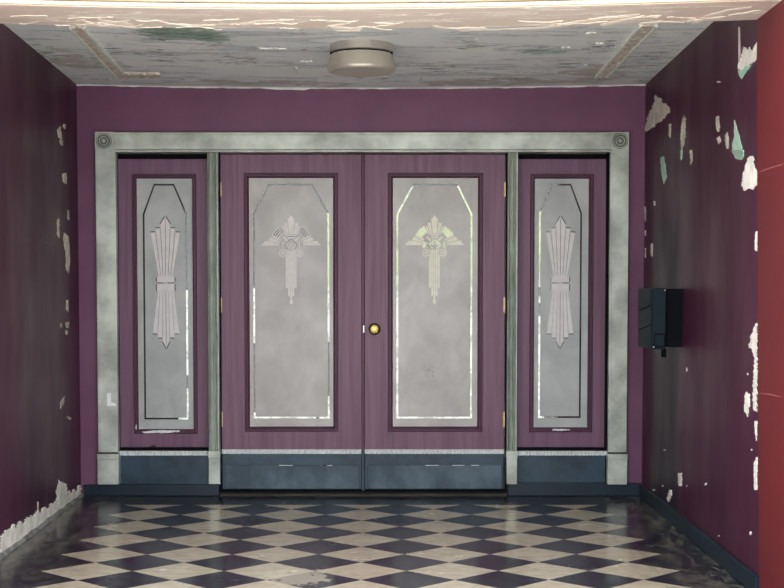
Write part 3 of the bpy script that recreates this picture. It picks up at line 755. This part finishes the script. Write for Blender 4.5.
# panels under the sidelights
for i, (xa, xb, root) in enumerate(((117.5, 208, w1_), (517.5, 607.5, w2_))):
    beads(root, xa, xb, 453.2, W + .0, 4.6)
    bm = B(); box(bm, xp(xa, W), xp(xb, W), W + .008, W + .14, az(490, W), az(451, W))
    link('apron_panel', bm, M_blue, root)
    bm = B(); box(bm, xp(xa + 1, W), xp(xb, W), W + .02, W + .08, az(450.5, W), az(448, W)); link('sill', bm, M_black, root)
# threshold and black gap
bm = B(); X0, X1 = xp(219.8, W, 490), xp(507, W, 490)
hexa(bm, [(X0, W - .03, 0), (X1, W - .03, 0), (X1, W + .15, 0), (X0, W + .15, 0)], [(X0, W - .01, .012), (X1, W - .01, .012), (X1, W + .15, .014), (X0, W + .15, .014)])
tag(link('trim_5', bm, M_thr), 'worn metal threshold under the double doors', 'threshold', 'structure')
bm = B(); box(bm, X0, X1, YD + .02, YD + .08, .014, az(488, YD)); box(bm, xp(218.8, W), xp(220.4, W), W + .02, YD + .06, .02, ZT); box(bm, xp(505.6, W), xp(507.6, W), W + .02, YD + .06, .02, ZT)
tag(link('trim_6', bm, M_black), 'black shadow gap and weather seal round the double doors', 'weather seal', 'structure')

# ------------------------------------------------------------------ hall behind
YH = W + 3.6; HX0, HX1 = -2.6, 2.4
bm = B(); box(bm, HX0, HX1, W + .14, YH + .1, -.1, .0); tag(link('floor_hall', bm, M_hall), 'dim hall floor behind the entrance doors', 'floor', 'structure')
bm = B(); box(bm, HX0, HX1, W + .14, YH + .1, 3.0, 3.1); tag(link('ceiling_hall', bm, M_hall), 'dim hall ceiling behind the entrance doors', 'ceiling', 'structure')
bm = B(); box(bm, HX0 - .1, HX0, W + .14, YH + .1, -.1, 3.1); tag(link('wall_hall_left', bm, M_hall), 'dim left wall of the hall behind the doors', 'wall', 'structure')
bm = B(); box(bm, HX1, HX1 + .1, W + .14, YH + .1, -.1, 3.1); tag(link('wall_hall_right', bm, M_hall), 'dim right wall of the hall behind the doors', 'wall', 'structure')
def lit(name, stops, strength):
    n = N(name); sp = n.new('ShaderNodeSeparateXYZ'); n.l.new(n.co.outputs['Object'], sp.inputs[0])
    z = n.math('ADD', n.math('DIVIDE', sp.outputs[2], 2.6), n.math('MULTIPLY', n.math('SUBTRACT', n.noise(9, (1, 1, 1), 6), .5), .3))
    leafy = n.ramp(n.noise(11, (1, 1, 1), 8, .7, 0, (2, 0, 5)), [(.44, .25), (.52, 1.0)])
    c = n.ramp(z, stops); n.b.inputs['Base Color'].default_value = (0, 0, 0, 1)
    n.l.new(n.mix(n.math('MULTIPLY', n.math('SUBTRACT', 1, leafy), .8), c, (.05, .06, .04)), n.b.inputs['Emission Color']); n.b.inputs['Emission Strength'].default_value = strength; return n.m
M_lit = lit('garden_daylight', [(.0, (.6, .6, .57)), (.50, (.62, .62, .58)), (.56, (.32, .40, .15)), (.78, (.44, .50, .24)), (.9, (.6, .62, .55))], 1.0)
glow_panes = [(383, 500, 186, 428), (526, 544.5, 211, 287), (526, 544.5, 316, 428), (528, 544.5, 296, 303), (318, 345, 213, 342), (318, 345, 396, 428), (247, 272, 288, 343), (247, 317, 412, 428), (178, 193, 290, 375), (178, 193, 388, 428)]  # hall daylight cut into added panes, shaped to light up the clear grooves
rect = []
bm = B()
for (a_, b_, c_, e_) in glow_panes:
    X0, X1, z1, z0 = xp(a_, YH), xp(b_, YH), az(c_, YH), max(.02, az(e_, YH)); rect.append((X0, X1, z0, z1))
box(bm, HX0, HX1, YH, YH + .1, -.1, 3.1); tag(link('wall_hall_back', bm, M_hall), 'dim far wall of the hall behind the doors', 'wall', 'structure')
for i, (X0, X1, z0, z1) in enumerate(rect):
    e = empty('window_%d' % (i + 3), 'daylit rear window of the hall glimpsed through the etched glass', 'window', 'structure', 'daylit windows at the back of the hall')
    bm = B(); box(bm, X0, X1, YH - .012, YH - .006, z0, z1); link('bright_pane', bm, M_lit, e)
    bm = B(); ring(bm, X0 - .02, X1 + .02, z0 - .02, z1 + .02, [(0, YH), (0, YH - .03), (.02, YH - .03), (.02, YH)]); link('window_frame', bm, M_hall, e)

# ------------------------------------------------------------------ ceiling light
q = onC(361.5, 45); lx, ly, lz = q.x, q.y, q.z
cl = empty('ceiling_light', 'round pewter flush ceiling light above the entrance', 'ceiling light')
bm = B(); lathe(bm, (lx, ly, lz + .01), [(.168, 0), (.168, -.048), (.164, -.052), (.150, -.053)], 'z', 64); link('canopy_ring', bm, M_pew, cl, smooth=True)
bm = B(); lathe(bm, (lx, ly, lz + .01), [(.150, -.050), (.152, -.062)], 'z', 64); link('shadow_gap', bm, M_black, cl)
bm = B(); lathe(bm, (lx, ly, lz + .01), [(.158, -.060), (.164, -.062), (.176, -.105), (.183, -.132), (.184, -.140), (.180, -.150), (.170, -.156), (.160, -.155), (.10, -.150), (.02, -.149)], 'z', 64); link('drum_shade', bm, M_shade, cl, smooth=True)
for sx in (-1, 1):
    bm = B(); lathe(bm, (lx + sx * .160, ly - .02, lz + .01), [(.007, -.045), (.007, -.066)], 'z', 12); link('thumb_screw', bm, M_black, cl, smooth=True)

# ------------------------------------------------------------------ mailbox on the right wall
mb = empty('mailbox', 'black slatted wall mailbox hanging on the right wall', 'mailbox')
Yn = 7.95; sc_ = at(666, 300, Yn)
Xf = at(650.5, 300, Yn).x; r = ray(638, 300); Yf_ = Xf / r.x * r.y
zt_, zb_ = at(651, 288, Yn).z, at(651, 349.5, Yn).z
Xm = at(666, 300, Yn).x
bm = B(); box(bm, Xf + .012, Xm, Yn, Yf_, zb_, zt_); body = link('body', bm, M_mail, mb, bevel=.004)
bm = B(); box(bm, Xm, XR(Yf_) - .002 , Yn + .03, Yf_ - .01, zb_ + .012, zt_ - .004); link('back_mount', bm, M_black, mb, bevel=.003)  # black block stands for the mount and the mailbox's shadow beside it
# slanted front in three plates
hh = zt_ - zb_; yy0, yy1 = Yn, Yf_
cuts = [0, .30, .62, 1.0]; sl = .10
for i in range(3):
    za_, zb__ = zb_ + hh * (cuts[i]) + .003, zb_ + hh * cuts[i + 1] - .003
    a0_ = 0 if i == 0 else hh * sl; a1_ = 0 if i == 2 else hh * sl
    bm = B()
    quad = [(yy0, za_ + a0_ * 1.0), (yy1, za_ - a0_ * .2), (yy1, zb__ - a1_ * .2), (yy0, zb__ + a1_ * 1.0)]
    hexa(bm, [(Xf, a, b) for a, b in quad], [(Xf + .010, a, b) for a, b in quad])
    link('front_slat', bm, M_mail, mb, bevel=.0015)
bm = B(); ring_y = Yn - .003
box(bm, Xf + .022, Xm - .004, ring_y, Yn + .001, zb_ + .012, zb_ + hh * .26); link('newspaper_slot', bm, M_black, mb)
bm = B(); box(bm, Xf + .028, Xm - .010, ring_y - .002, Yn, zb_ + .02, zb_ + hh * .235); link('slot_cover', bm, M_mail, mb)
bm = B(); box(bm, Xm - .012, Xm + .014, Yn + .04, Yn + .07, zb_ - .045, zb_ + .004); link('lock_tab', bm, M_black, mb, bevel=.002)
for z_ in (zt_ - .012, zb_ + .014):
    bm = B(); lathe(bm, (Xm - .006 if z_ > 1 and z_ > zb_ + .1 else Xf + .02, Yn, z_), [(.004, 0), (.004, -.003), (.001, -.004)], 'y', 12); link('screw', bm, M_pew, mb)

# ------------------------------------------------------------------ light
w = bpy.data.worlds.new('overcast'); bpy.context.scene.world = w; w.use_nodes = True
bg = w.node_tree.nodes['Background']; bg.inputs[0].default_value = (.92, .96, 1.0, 1); bg.inputs[1].default_value = 2.6

sl_ = bpy.data.lights.new('sun', 'SUN'); sl_.energy = 8.0; sl_.angle = .02; sl_.color = (1, .985, .96)
so = bpy.data.objects.new('sun', sl_); C.objects.link(so); so.rotation_euler = (math.radians(-24), 0, math.radians(20)); so.location = (0, 12, 12)
cam = bpy.data.cameras.new('camera'); co = bpy.data.objects.new('camera', cam); C.objects.link(co)
cam.sensor_width = 36; cam.lens = F / 784 * 36
cam.shift_x = (392 - CX) / 784; cam.shift_y = (PY - 294) / 784
co.location = (0, 0, H); co.rotation_euler = (math.pi / 2 - TH, 0, 0); cam.clip_end = 200
sc = bpy.context.scene; sc.camera = co
vs = sc.view_settings; vs.view_transform = 'Standard'; vs.look = 'None'; vs.exposure = .76; vs.gamma = 1; vs.use_curve_mapping = False
